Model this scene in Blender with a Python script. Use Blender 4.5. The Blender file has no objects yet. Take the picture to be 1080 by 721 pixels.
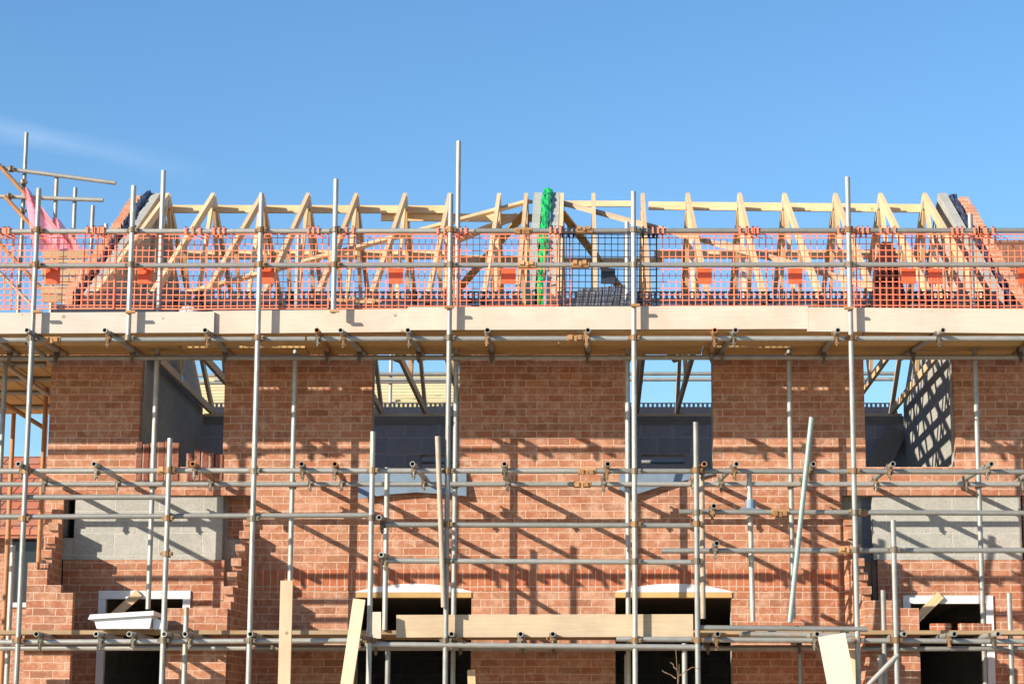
import bpy, math, random
from mathutils import Vector, Matrix
random.seed(7)
R = random.random
def U(a, b): return a + (b - a) * R()
rad = math.radians
sc = bpy.context.scene
col = sc.collection

# ------------------------------------------------------------------ camera
FPX, PX0, PY0 = 2417.0, 620.0, 360.5           # focal length and principal point, in photo pixels (1080 wide)
PITCH = math.atan(.190)
CZ = 1.6
ct, st = math.cos(PITCH), math.sin(PITCH)
def P(px, py, Y):
    """point at depth Y that the photo shows at (px, py)"""
    a = (px - PX0) / FPX; b = (PY0 - py) / FPX
    d = Vector((a, ct - b * st, st + b * ct))
    t = Y / d.y
    return Vector((d.x * t, Y, CZ + d.z * t))
def XX(px, py, Y): return P(px, py, Y).x
def ZZ(py, Y): return P(PX0, py, Y).z

cam_d = bpy.data.cameras.new('camera'); cam = bpy.data.objects.new('camera', cam_d); col.objects.link(cam)
cam.location = (0, 0, CZ); cam.rotation_euler = (math.pi / 2 + PITCH, 0, 0)
cam_d.sensor_width = 36; cam_d.lens = FPX / 1080 * 36
cam_d.shift_x = (540 - PX0) / 1080
cam_d.clip_start = .5; cam_d.clip_end = 3000
sc.camera = cam

# ------------------------------------------------------------------ materials
def nt(name):
    m = bpy.data.materials.new(name); m.use_nodes = True
    n = m.node_tree; n.nodes.clear()
    out = n.nodes.new('ShaderNodeOutputMaterial'); b = n.nodes.new('ShaderNodeBsdfPrincipled')
    n.links.new(b.outputs[0], out.inputs[0])
    return m, n, b
def node(n, t, **kw):
    x = n.nodes.new(t)
    for k, v in kw.items():
        if k in x.inputs.keys() if isinstance(k, str) else False: x.inputs[k].default_value = v
        else: setattr(x, k, v)
    return x
def mixc(n, fac, a, b, blend='MIX'):
    x = n.nodes.new('ShaderNodeMix'); x.data_type = 'RGBA'; x.blend_type = blend
    for i, v in ((0, fac), (6, a), (7, b)):
        if isinstance(v, (int, float)): x.inputs[i].default_value = v
        elif isinstance(v, tuple): x.inputs[i].default_value = v + (1,)
        else: n.links.new(v, x.inputs[i])
    return x.outputs[2]
def math_(n, op, a, b=0.0, clamp=False):
    x = n.nodes.new('ShaderNodeMath'); x.operation = op; x.use_clamp = clamp
    for i, v in ((0, a), (1, b)):
        if isinstance(v, (int, float)): x.inputs[i].default_value = v
        else: n.links.new(v, x.inputs[i])
    return x.outputs[0]
def noise(n, vec, scale, detail=4, rough=.55):
    x = n.nodes.new('ShaderNodeTexNoise'); x.inputs['Scale'].default_value = scale
    x.inputs['Detail'].default_value = detail; x.inputs['Roughness'].default_value = rough
    if vec is not None: n.links.new(vec, x.inputs['Vector'])
    return x.outputs['Fac']
def ramp(n, fac, a, b):
    x = n.nodes.new('ShaderNodeMapRange'); x.inputs[1].default_value = a; x.inputs[2].default_value = b
    n.links.new(fac, x.inputs[0]); return x.outputs[0]
def bump(n, b, h, strength, dist=.01):
    x = n.nodes.new('ShaderNodeBump'); x.inputs['Strength'].default_value = strength; x.inputs['Distance'].default_value = dist
    n.links.new(h, x.inputs['Height']); n.links.new(x.outputs[0], b.inputs['Normal'])

def masonry(name, c1, c2, mortar, bw, rh, ms, soldier=False, zoff=0.0, offset=.5, patch=(.62, .5, .43), patch_amt=.5, rough=.9, xoff=0., dark=None):
    m, n, b = nt(name)
    g = n.nodes.new('ShaderNodeNewGeometry')
    s = n.nodes.new('ShaderNodeSeparateXYZ'); n.links.new(g.outputs['Position'], s.inputs[0])
    u = math_(n, 'ADD', math_(n, 'ADD', s.outputs[0], s.outputs[1]), 40.0 + xoff)
    v = math_(n, 'ADD', s.outputs[2], 10 * rh - zoff)
    # bricks are never laid dead straight
    wob = noise(n, g.outputs['Position'], 1.3, 2)
    v = math_(n, 'ADD', v, math_(n, 'MULTIPLY', math_(n, 'SUBTRACT', wob, .5), .014))
    v = math_(n, 'ADD', v, math_(n, 'MULTIPLY', math_(n, 'SUBTRACT', noise(n, g.outputs['Position'], 19, 3), .5), .012))
    mu = n.nodes.new('ShaderNodeMapping'); mu.inputs['Location'].default_value = (7.3, 1.1, 4.2); n.links.new(g.outputs['Position'], mu.inputs[0])
    u = math_(n, 'ADD', u, math_(n, 'MULTIPLY', math_(n, 'SUBTRACT', noise(n, mu.outputs[0], 15, 3), .5), .022))
    c = n.nodes.new('ShaderNodeCombineXYZ'); n.links.new(u, c.inputs[0]); n.links.new(v, c.inputs[1])
    t = n.nodes.new('ShaderNodeTexBrick'); t.offset = offset; t.squash = 1
    n.links.new(c.outputs[0], t.inputs['Vector'])
    t.inputs['Scale'].default_value = 1; t.inputs['Mortar Size'].default_value = ms; t.inputs['Mortar Smooth'].default_value = .25
    t.inputs['Bias'].default_value = -.1; t.inputs['Brick Width'].default_value = bw; t.inputs['Row Height'].default_value = rh
    t.inputs['Color1'].default_value = c1 + (1,); t.inputs['Color2'].default_value = c2 + (1,); t.inputs['Mortar'].default_value = mortar + (1,)
    fine = noise(n, g.outputs['Position'], 55, 5, .7)
    big = noise(n, g.outputs['Position'], 1.1, 4, .6)
    mid = noise(n, g.outputs['Position'], 7, 4, .6)
    colr = mixc(n, ramp(n, fine, .3, .75), t.outputs['Color'], mixc(n, 1.0, t.outputs['Color'], (.62, .6, .6), 'MULTIPLY'))
    if dark:   # odd burnt bricks: a second brick grid sample with other random tints
        t2 = n.nodes.new('ShaderNodeTexBrick'); t2.offset = offset; n.links.new(c.outputs[0], t2.inputs['Vector'])
        for k, vv in (('Scale', 1), ('Mortar Size', 0), ('Bias', 0), ('Brick Width', bw), ('Row Height', rh)): t2.inputs[k].default_value = vv
        t2.inputs['Color1'].default_value = (0, 0, 0, 1); t2.inputs['Color2'].default_value = (1, 1, 1, 1)
        s2 = n.nodes.new('ShaderNodeSeparateColor'); n.links.new(t2.outputs['Color'], s2.inputs[0])
        colr = mixc(n, math_(n, 'MULTIPLY', ramp(n, s2.outputs[0], .55, .95), math_(n, 'MULTIPLY', math_(n, 'SUBTRACT', 1.0, t.outputs['Fac']), .75)), colr, dark)
    # lime bloom and mortar smears
    pm = math_(n, 'MULTIPLY', ramp(n, big, .56, .72), ramp(n, mid, .4, .72), True)
    colr = mixc(n, math_(n, 'MULTIPLY', pm, patch_amt), colr, patch)
    sm = noise(n, mu.outputs[0], 11, 5, .7)
    colr = mixc(n, math_(n, 'MULTIPLY', ramp(n, sm, .47, .7), patch_amt * .75), colr, mortar)
    colr = mixc(n, math_(n, 'MULTIPLY', ramp(n, noise(n, mu.outputs[0], 26, 4, .7), .56, .72), .35), colr, mixc(n, 1.0, colr, (.55, .5, .48), 'MULTIPLY'))
    colr = mixc(n, math_(n, 'MULTIPLY', ramp(n, noise(n, g.outputs['Position'], .7, 3), .45, .75), .3), colr, mixc(n, 1.0, colr, (.7, .66, .66), 'MULTIPLY'))
    n.links.new(colr, b.inputs['Base Color']); b.inputs['Roughness'].default_value = rough
    b.inputs['Specular IOR Level'].default_value = .25
    h = math_(n, 'ADD', math_(n, 'MULTIPLY', math_(n, 'SUBTRACT', 1.0, t.outputs['Fac']), 1.0), math_(n, 'MULTIPLY', fine, .5))
    bump(n, b, h, .55, .006)
    return m

def wood(name, c1, c2, rough=.75, grain=1.0, var=.35, stain=None):
    m, n, b = nt(name)
    uv = n.nodes.new('ShaderNodeUVMap'); uv.uv_map = 'UVMap'
    mp = n.nodes.new('ShaderNodeMapping'); mp.inputs['Scale'].default_value = (1.4, 26 * grain, 1); n.links.new(uv.outputs[0], mp.inputs[0])
    f = noise(n, mp.outputs[0], 1.6, 6, .72)
    f2 = noise(n, uv.outputs[0], 2.3, 3)
    kn = n.nodes.new('ShaderNodeTexVoronoi'); kn.inputs['Scale'].default_value = 3.2; n.links.new(uv.outputs[0], kn.inputs['Vector'])
    c = mixc(n, ramp(n, f, .32, .7), c1, c2)
    c = mixc(n, math_(n, 'MULTIPLY', ramp(n, f2, .45, .75), .45), c, mixc(n, 1.0, c, (.72, .66, .58), 'MULTIPLY'))
    c = mixc(n, math_(n, 'MULTIPLY', math_(n, 'LESS_THAN', kn.outputs['Distance'], .06), .6), c, (.16, .08, .035))
    if stain:
        c = mixc(n, math_(n, 'MULTIPLY', ramp(n, noise(n, uv.outputs[0], .9, 4, .7), .48, .7), .6), c, stain)
    oi = n.nodes.new('ShaderNodeObjectInfo')
    k = n.nodes.new('ShaderNodeHueSaturation'); n.links.new(c, k.inputs['Color'])
    n.links.new(math_(n, 'ADD', math_(n, 'MULTIPLY', oi.outputs['Random'], var), 1 - var / 2), k.inputs['Value'])
    n.links.new(k.outputs[0], b.inputs['Base Color']); b.inputs['Roughness'].default_value = rough
    b.inputs['Specular IOR Level'].default_value = .25
    bump(n, b, f, .3, .003)
    return m

def steel(name, c1, c2, rust, rust_amt, metal=.45, rough=.45):
    m, n, b = nt(name)
    uv = n.nodes.new('ShaderNodeUVMap'); uv.uv_map = 'UVMap'
    oi = n.nodes.new('ShaderNodeObjectInfo')
    g = n.nodes.new('ShaderNodeNewGeometry')
    f = noise(n, g.outputs['Position'], 9, 5, .65); f2 = noise(n, g.outputs['Position'], 2.1, 4, .7)
    f3 = noise(n, g.outputs['Position'], 60, 3, .6)
    c = mixc(n, ramp(n, f, .3, .7), c1, c2)
    c = mixc(n, math_(n, 'MULTIPLY', ramp(n, f3, .5, .75), .35), c, mixc(n, 1., c, (.55, .52, .48), 'MULTIPLY'))
    mb_ = n.nodes.new('ShaderNodeMapping'); mb_.inputs['Scale'].default_value = (2.2, 1.2, 1); n.links.new(uv.outputs[0], mb_.inputs[0])
    ad = n.nodes.new('ShaderNodeVectorMath'); ad.operation = 'ADD'; n.links.new(mb_.outputs[0], ad.inputs[0])
    cb = n.nodes.new('ShaderNodeCombineXYZ'); n.links.new(math_(n, 'MULTIPLY', oi.outputs['Random'], 50.0), cb.inputs[0]); n.links.new(cb.outputs[0], ad.inputs[1])
    sp = noise(n, ad.outputs[0], 2.0, 5, .75)
    c = mixc(n, math_(n, 'MULTIPLY', ramp(n, sp, .54, .68), .6), c, mixc(n, .5, c, (.62, .56, .46)))
    c = mixc(n, math_(n, 'MULTIPLY', ramp(n, sp, .44, .30), .6), c, mixc(n, 1., c, (.55, .44, .33), 'MULTIPLY'))
    th = math_(n, 'SUBTRACT', .68, math_(n, 'MULTIPLY', oi.outputs['Random'], .1))
    rm = math_(n, 'MULTIPLY', math_(n, 'MULTIPLY', math_(n, 'SUBTRACT', f2, th), 9.0, True), rust_amt, True)
    c = mixc(n, rm, c, rust)
    k = n.nodes.new('ShaderNodeHueSaturation'); n.links.new(c, k.inputs['Color'])
    n.links.new(math_(n, 'ADD', math_(n, 'MULTIPLY', oi.outputs['Random'], .42), .76), k.inputs['Value'])
    n.links.new(k.outputs[0], b.inputs['Base Color'])
    n.links.new(math_(n, 'MULTIPLY', math_(n, 'SUBTRACT', 1.0, rm), metal), b.inputs['Metallic'])
    n.links.new(math_(n, 'ADD', math_(n, 'MULTIPLY', f, .25), rough - .1), b.inputs['Roughness'])
    bump(n, b, f3, .15, .002)
    return m

def plain(name, c, rough=.6, c2=None, scale=12, spec=.4, bmp=.1, metal=0):
    m, n, b = nt(name)
    g = n.nodes.new('ShaderNodeNewGeometry')
    f = noise(n, g.outputs['Position'], scale, 5, .65)
    c2 = c2 or tuple(x * .72 for x in c)
    n.links.new(mixc(n, ramp(n, f, .35, .75), c, c2), b.inputs['Base Color'])
    b.inputs['Roughness'].default_value = rough; b.inputs['Specular IOR Level'].default_value = spec; b.inputs['Metallic'].default_value = metal
    if bmp: bump(n, b, f, bmp, .006)
    return m

M = {}
ZB = 1.35 + .006
M['brick'] = masonry('brick', (.41, .158, .082), (.60, .31, .185), (.62, .42, .305), .225, .075, .0055, patch_amt=.75, patch=(.62, .42, .30), dark=(.22, .085, .045))
M['soldier'] = masonry('soldier_brick', (.46, .125, .055), (.55, .21, .105), (.58, .42, .31), .075, .2335, .006, offset=0, patch_amt=.2)
M['dark_soldier'] = masonry('red_soldier_brick', (.20, .06, .04), (.36, .14, .085), (.42, .29, .22), .075, 1.0, .008, offset=0, patch_amt=.5, zoff=.3)
M['block'] = masonry('concrete_block', (.39, .39, .35), (.455, .45, .405), (.53, .52, .465), .45, .225, .006, patch=(.64, .6, .53), patch_amt=.35)
M['blue_block'] = masonry('blue_grey_block', (.36, .37, .41), (.46, .465, .49), (.56, .55, .53), .45, .225, .008, patch=(.25, .25, .25), patch_amt=.3)
M['gable_brick'] = masonry('gable_brick', (.52, .22, .13), (.64, .33, .21), (.60, .44, .34), .225, .075, .008, patch_amt=.4)
M['pine'] = wood('new_pine', (.70, .51, .31), (.57, .38, .20), var=.3)
M['pale_pine'] = wood('pale_pine', (.66, .50, .345), (.57, .41, .265))
M['toe'] = wood('scaffold_board_pale', (.60, .485, .40), (.52, .41, .325), grain=1.5, var=.12, stain=(.38, .325, .28))
M['toe_tan'] = wood('tan_scaffold_board', (.54, .43, .29), (.44, .33, .21), grain=1.5, var=.1, stain=(.34, .27, .19))
M['toe_grey'] = wood('greyed_scaffold_board', (.54, .465, .40), (.46, .40, .34), grain=1.5, var=.1, stain=(.40, .38, .355))
M['deckwood'] = wood('scaffold_board_ochre', (.56, .38, .16), (.43, .27, .105), grain=1.4, var=.3, stain=(.30, .18, .08))
M['deckold'] = wood('stained_scaffold_board', (.42, .29, .16), (.30, .20, .11), grain=1.4, var=.3, stain=(.46, .36, .26))
M['grey_board'] = wood('weathered_board', (.30, .27, .235), (.20, .175, .15), grain=1.5)
M['galv'] = steel('galvanised_steel', (.40, .395, .355), (.30, .305, .285), (.36, .17, .06), .6)
M['green_galv'] = steel('green_tinged_steel', (.31, .38, .34), (.23, .30, .28), (.33, .2, .09), .6)
M['rusty'] = steel('rusty_tube_steel', (.34, .17, .075), (.42, .20, .07), (.40, .36, .29), .9, metal=.15, rough=.65)
M['beige_tube'] = steel('beige_weathered_steel', (.50, .42, .32), (.42, .33, .24), (.40, .22, .10), .6, metal=.15, rough=.6)
M['coupler'] = steel('rusty_coupler_steel', (.27, .155, .07), (.17, .105, .055), (.11, .075, .05), .7, metal=.3, rough=.6)
M['coupler_dark'] = steel('dark_coupler_steel', (.20, .165, .12), (.12, .10, .075), (.42, .2, .06), .7, metal=.4, rough=.55)
M['sleeve'] = steel('orange_rust_sleeve', (.48, .265, .115), (.36, .19, .08), (.24, .15, .08), .5, metal=.1, rough=.7)
M['orange'] = plain('orange_plastic', (.90, .195, .095), .5, (.86, .25, .14), 20, bmp=0)
M['orange_plate'] = plain('orange_plastic_plate', (.92, .10, .03), .4, (.86, .13, .05), 20, bmp=0)
M['black_plastic'] = plain('black_plastic', (.018, .022, .035), .4, (.03, .035, .05), 20, bmp=0)
M['navy'] = plain('navy_membrane', (.045, .055, .095), .45, (.025, .03, .05), 14, bmp=.6)
M['green'] = plain('green_plastic_sock', (.02, .40, .10), .35, (.012, .26, .06), 18, bmp=.5)
M['white'] = plain('white_pvc', (.70, .70, .70), .4, (.58, .59, .61), 6, bmp=0)
M['lead'] = plain('blue_grey_sheet', (.20, .265, .33), .45, (.14, .19, .25), 7, bmp=.4, metal=.3)
M['tray'] = plain('grey_tile', (.16, .165, .19), .6, (.10, .105, .13), 18)
M['tile_red'] = plain('dark_red_tile', (.045, .013, .011), .8, (.025, .009, .008), 14)
M['bag'] = plain('white_polythene', (.75, .73, .70), .4, (.6, .58, .55), 9, bmp=.5)
M['chipboard'] = plain('chipboard_floor', (.56, .43, .28), .85, (.48, .36, .23), 30)
M['concrete'] = plain('concrete_floor', (.3, .29, .27), .9)
M['twig'] = plain('dry_stem', (.26, .17, .10), .9)
M['felt'] = plain('yellow_green_roof_felt', (.50, .47, .22), .8, (.42, .40, .19), 1.5)
M['glass'] = plain('dark_window_glass', (.02, .025, .03), .08, (.03, .035, .04), 3, bmp=0)
M['bwhite'] = plain('board_white_ply', (.60, .51, .42), .7, (.53, .44, .35), 5)

def roof_tile(name, a, b2):
    m, n, b = nt(name)
    g = n.nodes.new('ShaderNodeNewGeometry'); s = n.nodes.new('ShaderNodeSeparateXYZ'); n.links.new(g.outputs['Position'], s.inputs[0])
    c = n.nodes.new('ShaderNodeCombineXYZ'); n.links.new(math_(n, 'ADD', s.outputs[0], 60.0), c.inputs[0]); n.links.new(math_(n, 'ADD', s.outputs[2], 0.0), c.inputs[1])
    t = n.nodes.new('ShaderNodeTexBrick'); n.links.new(c.outputs[0], t.inputs['Vector'])
    for k, v in (('Scale', 1), ('Mortar Size', .018), ('Mortar Smooth', .6), ('Brick Width', .33), ('Row Height', .19)): t.inputs[k].default_value = v
    t.inputs['Color1'].default_value = a + (1,); t.inputs['Color2'].default_value = b2 + (1,); t.inputs['Mortar'].default_value = tuple(x * .35 for x in a) + (1,)
    n.links.new(t.outputs['Color'], b.inputs['Base Color']); b.inputs['Roughness'].default_value = .8
    bump(n, b, math_(n, 'SUBTRACT', 1.0, t.outputs['Fac']), .8, .03)
    return m
M['red_tile'] = roof_tile('orange_red_roof_tile', (.50, .13, .06), (.42, .17, .09))
M['brown_tile'] = roof_tile('brown_roof_tile', (.27, .13, .06), (.2, .09, .05))

def netting():
    m, n, b = nt('pink_debris_net')
    g = n.nodes.new('ShaderNodeNewGeometry')
    f = noise(n, g.outputs['Position'], 2.5, 4)
    n.links.new(mixc(n, f, (.80, .16, .20), (.84, .26, .30)), b.inputs['Base Color']); b.inputs['Roughness'].default_value = .8
    uv = n.nodes.new('ShaderNodeUVMap'); uv.uv_map = 'UVMap'
    t = n.nodes.new('ShaderNodeTexBrick'); t.offset = 0; n.links.new(uv.outputs[0], t.inputs['Vector'])
    for k, v in (('Scale', 1), ('Mortar Size', .0042), ('Mortar Smooth', .1), ('Brick Width', .013), ('Row Height', .013)): t.inputs[k].default_value = v
    n.links.new(math_(n, 'ADD', math_(n, 'MULTIPLY', t.outputs['Fac'], .55), .3, True), b.inputs['Alpha'])
    return m
M['net'] = netting()

# ------------------------------------------------------------------ mesh builder
WL = {}
class MB:
    def __init__(s): s.v = []; s.f = []; s.uv = []; s.sm = []
    def face(s, pts, uvs=None, smooth=False):
        i = len(s.v); s.v += [Vector(p) for p in pts]; s.f.append(list(range(i, i + len(pts))))
        s.uv.append(uvs or [(p[0] + p[1], p[2]) for p in pts]); s.sm.append(smooth)
    def beam(s, p0, p1, w, h, up=(0, 0, 1)):
        """box from p0 to p1, w across, h along up; UV runs along its length"""
        p0 = Vector(p0); p1 = Vector(p1); d = (p1 - p0); L = d.length; d.normalize()
        up = Vector(up); side = d.cross(up)
        if side.length < 1e-4: side = d.cross(Vector((1, 0, 0)))
        side.normalize(); up = side.cross(d).normalized()
        a = side * w / 2; b = up * h / 2
        c = [p0 - a - b, p0 + a - b, p0 + a + b, p0 - a + b]; e = [q + d * L for q in c]
        ou, ov = U(0, 30), U(0, 30); vv = 0
        for k in range(4):
            k2 = (k + 1) % 4; wd = (w, h, w, h)[k]
            s.face([c[k], c[k2], e[k2], e[k]], [(ou, ov + vv), (ou, ov + vv + wd), (ou + L, ov + vv + wd), (ou + L, ov + vv)]); vv += wd
        s.face([c[3], c[2], c[1], c[0]], [(ou, ov), (ou + .02, ov), (ou + .02, ov + .3), (ou, ov + .3)])
        s.face(e, [(ou, ov), (ou + .02, ov), (ou + .02, ov + .3), (ou, ov + .3)])
        return s
    def box(s, a, b):
        """axis-aligned box between two corners"""
        x0, x1 = sorted((a[0], b[0])); y0, y1 = sorted((a[1], b[1])); z0, z1 = sorted((a[2], b[2]))
        dx, dz, dy = x1 - x0, z1 - z0, y1 - y0
        if dx >= dz and dx >= dy: s.beam((x0, (y0 + y1) / 2, (z0 + z1) / 2), (x1, (y0 + y1) / 2, (z0 + z1) / 2), dy, dz)
        elif dz >= dy: s.beam(((x0 + x1) / 2, (y0 + y1) / 2, z0), ((x0 + x1) / 2, (y0 + y1) / 2, z1), dy, dx, (1, 0, 0))
        else: s.beam(((x0 + x1) / 2, y0, (z0 + z1) / 2), ((x0 + x1) / 2, y1, (z0 + z1) / 2), dx, dz)
        return s
    def tube(s, p0, p1, r=.0255, hollow=.0195, n=14):
        p0 = Vector(p0); p1 = Vector(p1); d = (p1 - p0); L = d.length; d.normalize()
        a = d.cross(Vector((0, 0, 1))) if abs(d.z) < .9 else d.cross(Vector((1, 0, 0)))
        a.normalize(); b = d.cross(a)
        ring = [a * math.cos(2 * math.pi * k / n) + b * math.sin(2 * math.pi * k / n) for k in range(n)]
        for k in range(n):
            k2 = (k + 1) % n; c0, c1 = ring[k], ring[k2]
            s.face([p0 + c0 * r, p0 + c1 * r, p1 + c1 * r, p1 + c0 * r], [(0, k / n), (0, (k + 1) / n), (L, (k + 1) / n), (L, k / n)], True)
            if hollow:
                s.face([p0 + c1 * hollow, p0 + c0 * hollow, p1 + c0 * hollow, p1 + c1 * hollow], None, True)
                s.face([p0 + c1 * r, p0 + c0 * r, p0 + c0 * hollow, p0 + c1 * hollow])
                s.face([p1 + c0 * r, p1 + c1 * r, p1 + c1 * hollow, p1 + c0 * hollow])
        if not hollow:
            s.face([p0 + c * r for c in reversed(ring)]); s.face([p1 + c * r for c in ring])
        return s
    def prism(s, pts, off):
        """polygon extruded by the vector off"""
        pts = [Vector(p) for p in pts]; off = Vector(off); q = [p + off for p in pts]
        nrm = Vector((0, 0, 0))
        for i in range(len(pts)): nrm += pts[i].cross(pts[(i + 1) % len(pts)])
        if nrm.dot(off) > 0: pts, q = list(reversed(pts)), list(reversed(q))
        s.face(pts); s.face(list(reversed(q)))
        for i in range(len(pts)):
            j = (i + 1) % len(pts); s.face([pts[j], pts[i], q[i], q[j]])
        return s
    def grid(s, xs, zs, filled, y0, y1):
        """wall of cells between y0 (front) and y1 (back); only outside faces are made"""
        nx, nz = len(xs) - 1, len(zs) - 1
        F = lambda i, j: 0 <= i < nx and 0 <= j < nz and filled(i, j)
        for i in range(nx):
            for j in range(nz):
                if not F(i, j): continue
                a, b, c, d = xs[i], xs[i + 1], zs[j], zs[j + 1]
                s.face([(a, y0, c), (b, y0, c), (b, y0, d), (a, y0, d)]); s.face([(b, y1, c), (a, y1, c), (a, y1, d), (b, y1, d)])
                if not F(i - 1, j): s.face([(a, y1, c), (a, y0, c), (a, y0, d), (a, y1, d)])
                if not F(i + 1, j): s.face([(b, y0, c), (b, y1, c), (b, y1, d), (b, y0, d)])
                if not F(i, j - 1): s.face([(a, y1, c), (b, y1, c), (b, y0, c), (a, y0, c)])
                if not F(i, j + 1): s.face([(a, y0, d), (b, y0, d), (b, y1, d), (a, y1, d)])
        return s
    def build(s, name, mat, parent=None, smooth=False):
        lo = [min(v[k] for v in s.v) for k in range(3)]; hi = [max(v[k] for v in s.v) for k in range(3)]
        org = Vector(((lo[0] + hi[0]) / 2, (lo[1] + hi[1]) / 2, lo[2]))
        me = bpy.data.meshes.new(name)
        me.from_pydata([v - org for v in s.v], [], s.f)
        uvl = me.uv_layers.new(name='UVMap'); k = 0
        for fu in s.uv:
            for c in fu: uvl.data[k].uv = c; k += 1
        for p, sm in zip(me.polygons, s.sm): p.use_smooth = sm or smooth
        mats = mat if isinstance(mat, (list, tuple)) else [mat]
        for m_ in mats: me.materials.append(m_)
        o = bpy.data.objects.new(name, me); col.objects.link(o)
        place(o, org, parent)
        return o
def place(o, world, parent=None):
    world = Vector(world); WL[o.name] = world
    if parent is not None:
        o.parent = parent; o.location = world - WL[parent.name]
    else: o.location = world
    return o
def empty(name, loc):
    o = bpy.data.objects.new(name, None); o.empty_display_size = .3; col.objects.link(o); return place(o, loc)
def tag(o, label=None, cat=None, group=None, kind=None):
    for k, v in (('label', label), ('category', cat), ('group', group), ('kind', kind)):
        if v: o[k] = v
    return o
def inst(name, mesh, world, parent, rot=None):
    o = bpy.data.objects.new(name, mesh); col.objects.link(o); place(o, world, parent)
    if rot is not None: o.rotation_euler = rot
    return o

# ------------------------------------------------------------------ setting: ground
gm = MB()
ys = [-80, 0, 8, 12, 17, 60, 400, 1500]; zs_ = [0, 0, 0, .55, 1.35, 1.35, 1.5, 2]
gx = [-900, -60, -15, 15, 60, 900]
for i in range(len(ys) - 1):
    for j in range(len(gx) - 1):
        gm.face([(gx[j], ys[i], zs_[i]), (gx[j + 1], ys[i], zs_[i]), (gx[j + 1], ys[i + 1], zs_[i + 1]), (gx[j], ys[i + 1], zs_[i + 1])])
M['earth'] = plain('site_earth', (.42, .33, .23), .95, (.32, .25, .17), .8, bmp=.4)
tag(gm.build('ground', M['earth']), kind='structure')
ZG = 1.35

# ------------------------------------------------------------------ key planes
YW = 23.3; YF = 21.85; YI = 22.85
YFOOT = 23.12
ZE = ZZ(318, YFOOT)                       # underside of the truss feet
YR = 29.5
for _ in range(40):                       # depth of the back eaves: same height, seen at y = 438
    YR += .5 * (YR - 0) * ((ZE - ZZ(438, YR)) / (ZE - CZ))
YA = (YFOOT + YR) / 2
ZA = ZZ(203, YA)
SL = (ZA - ZE) / (YA - YFOOT)
def zroof(y): return ZA - abs(y - YA) * SL
xw = lambda px, py=440: XX(px, py, YW)
zw = lambda py: ZZ(py, YW)
def zq(z, rh=.075): return ZG + round((z - ZG) / rh) * rh      # snap to a brick course

# ------------------------------------------------------------------ the brick house
house = empty('brick_house', (-.4, 26, ZG))
tag(house, 'pair of half built red brick houses with bare timber roof trusses behind the scaffold', 'house')
XL, XR = xw(52), xw(1104)
xs = [XL, xw(66, 550), xw(147), xw(236), xw(268, 580), xw(375, 660), xw(392), xw(484), xw(497, 660), xw(649, 660), xw(660), xw(752), xw(772, 660), xw(889, 580), xw(912), xw(1007), xw(1094, 550), XR]
zt = ZE - .02
zsill = zq(zw(497)); zlh = zw(624); zbay = zw(522); zlb = zlh - 1.35; zbr = zw(590)
zbays = zq(zw(489))
zz = sorted([ZG, zlb, zlh, zbay, zsill, zbays, zt])
def wallcell(i, j):
    x = (xs[i] + xs[i + 1]) / 2; z = (zz[j] + zz[j + 1]) / 2
    if z > zbays and (xs[2] < x < xs[3] or xs[14] < x < xs[15]): return False
    if z > zsill and (xs[6] < x < xs[7] or xs[10] < x < xs[11]): return False
    if zlb < z < zlh and (xs[5] < x < xs[8] or xs[9] < x < xs[12]): return False
    if z < zbay and (xs[1] < x < xs[4] or xs[13] < x < xs[16]): return False
    return True
MB().grid(xs, zz, wallcell, YW, YW + .103).build('front_wall', M['brick'], house)
# inner block leaf, 80 mm cavity behind the brick
xi = [XL + .01, xw(66.5, 560), xw(77, 560), xw(237, 560), xw(259.5, 560), xw(911, 560), xw(921.5, 560), xw(103, 650), xw(147), xw(200, 650), xw(236), xw(375, 660), xw(392), xw(484), xw(497, 660), xw(649, 660), xw(660), xw(752), xw(772, 660), xw(912), xw(953, 650), xw(1007), xw(1048, 650), XR - .01]
xi.sort()
zfl, zfr = zw(622), zw(627)
zi = sorted([ZG, ZG + .05, zlb, zlh, zfl, zfr, zbay, zw(566), zbr, zw(530), zw(640), zsill, zbays, zt - .01])
def inncell(i, j):
    x = (xi[i] + xi[i + 1]) / 2; z = (zi[j] + zi[j + 1]) / 2
    b = lambda p, q, py=440: xw(p, py) < x < xw(q, py)
    if zbr < z < zbay and (b(66, 77.5, 560) or (b(236, 260, 560) and z > zw(566))): return False
    if zw(640) < z < zbay and b(910.5, 922, 560): return False
    if z > zbays and (b(147, 236) or b(912, 1007)): return False
    if z > zsill and (b(392, 484) or b(660, 752)): return False
    if zlb < z < zlh and (b(375, 497, 660) or b(649, 772, 660)): return False
    if ZG + .05 < z < zfl and b(103, 200, 650): return False
    if ZG + .05 < z < zfr and b(953, 1048, 650): return False
    return True
MB().grid(xi, zi, inncell, YW + .185, YW + .285).build('inner_wall', M['block'], house)
# soldier band over the ground floor, 4 mm proud
z0, z1 = zw(622.5), zw(600)
sb = MB()
for a, b in ((xw(268, 580) + .002, xw(889, 580) - .002),):
    sb.box((a, YW - .004, z0), (b, YW + .05, z1))
sm_ = bpy.data.materials['soldier_brick']
sb.build('soldier_course', M['soldier'], house)
for a, b in ((375, 497), (649, 772)):
    xa, xb = xw(a, 640) - .02, xw(b, 640) + .02
    n = 14; top = [(xa + (xb - xa) * k / n, YW - .009, zlh + .085 * (1 - (2 * k / n - 1) ** 2)) for k in range(n + 1)]
    arch = MB().prism([(xa, YW - .009, zlh - .002), (xb, YW - .009, zlh - .002)] + list(reversed(top)), (0, .1, 0)).build('arch_lintel', M['white'], house)
    MB().box((xa + .02, YW - .012, zlh - .055), (xb - .02, YW + .16, zlh - .004)).build('timber_plate', M['deckwood'], house)
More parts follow.
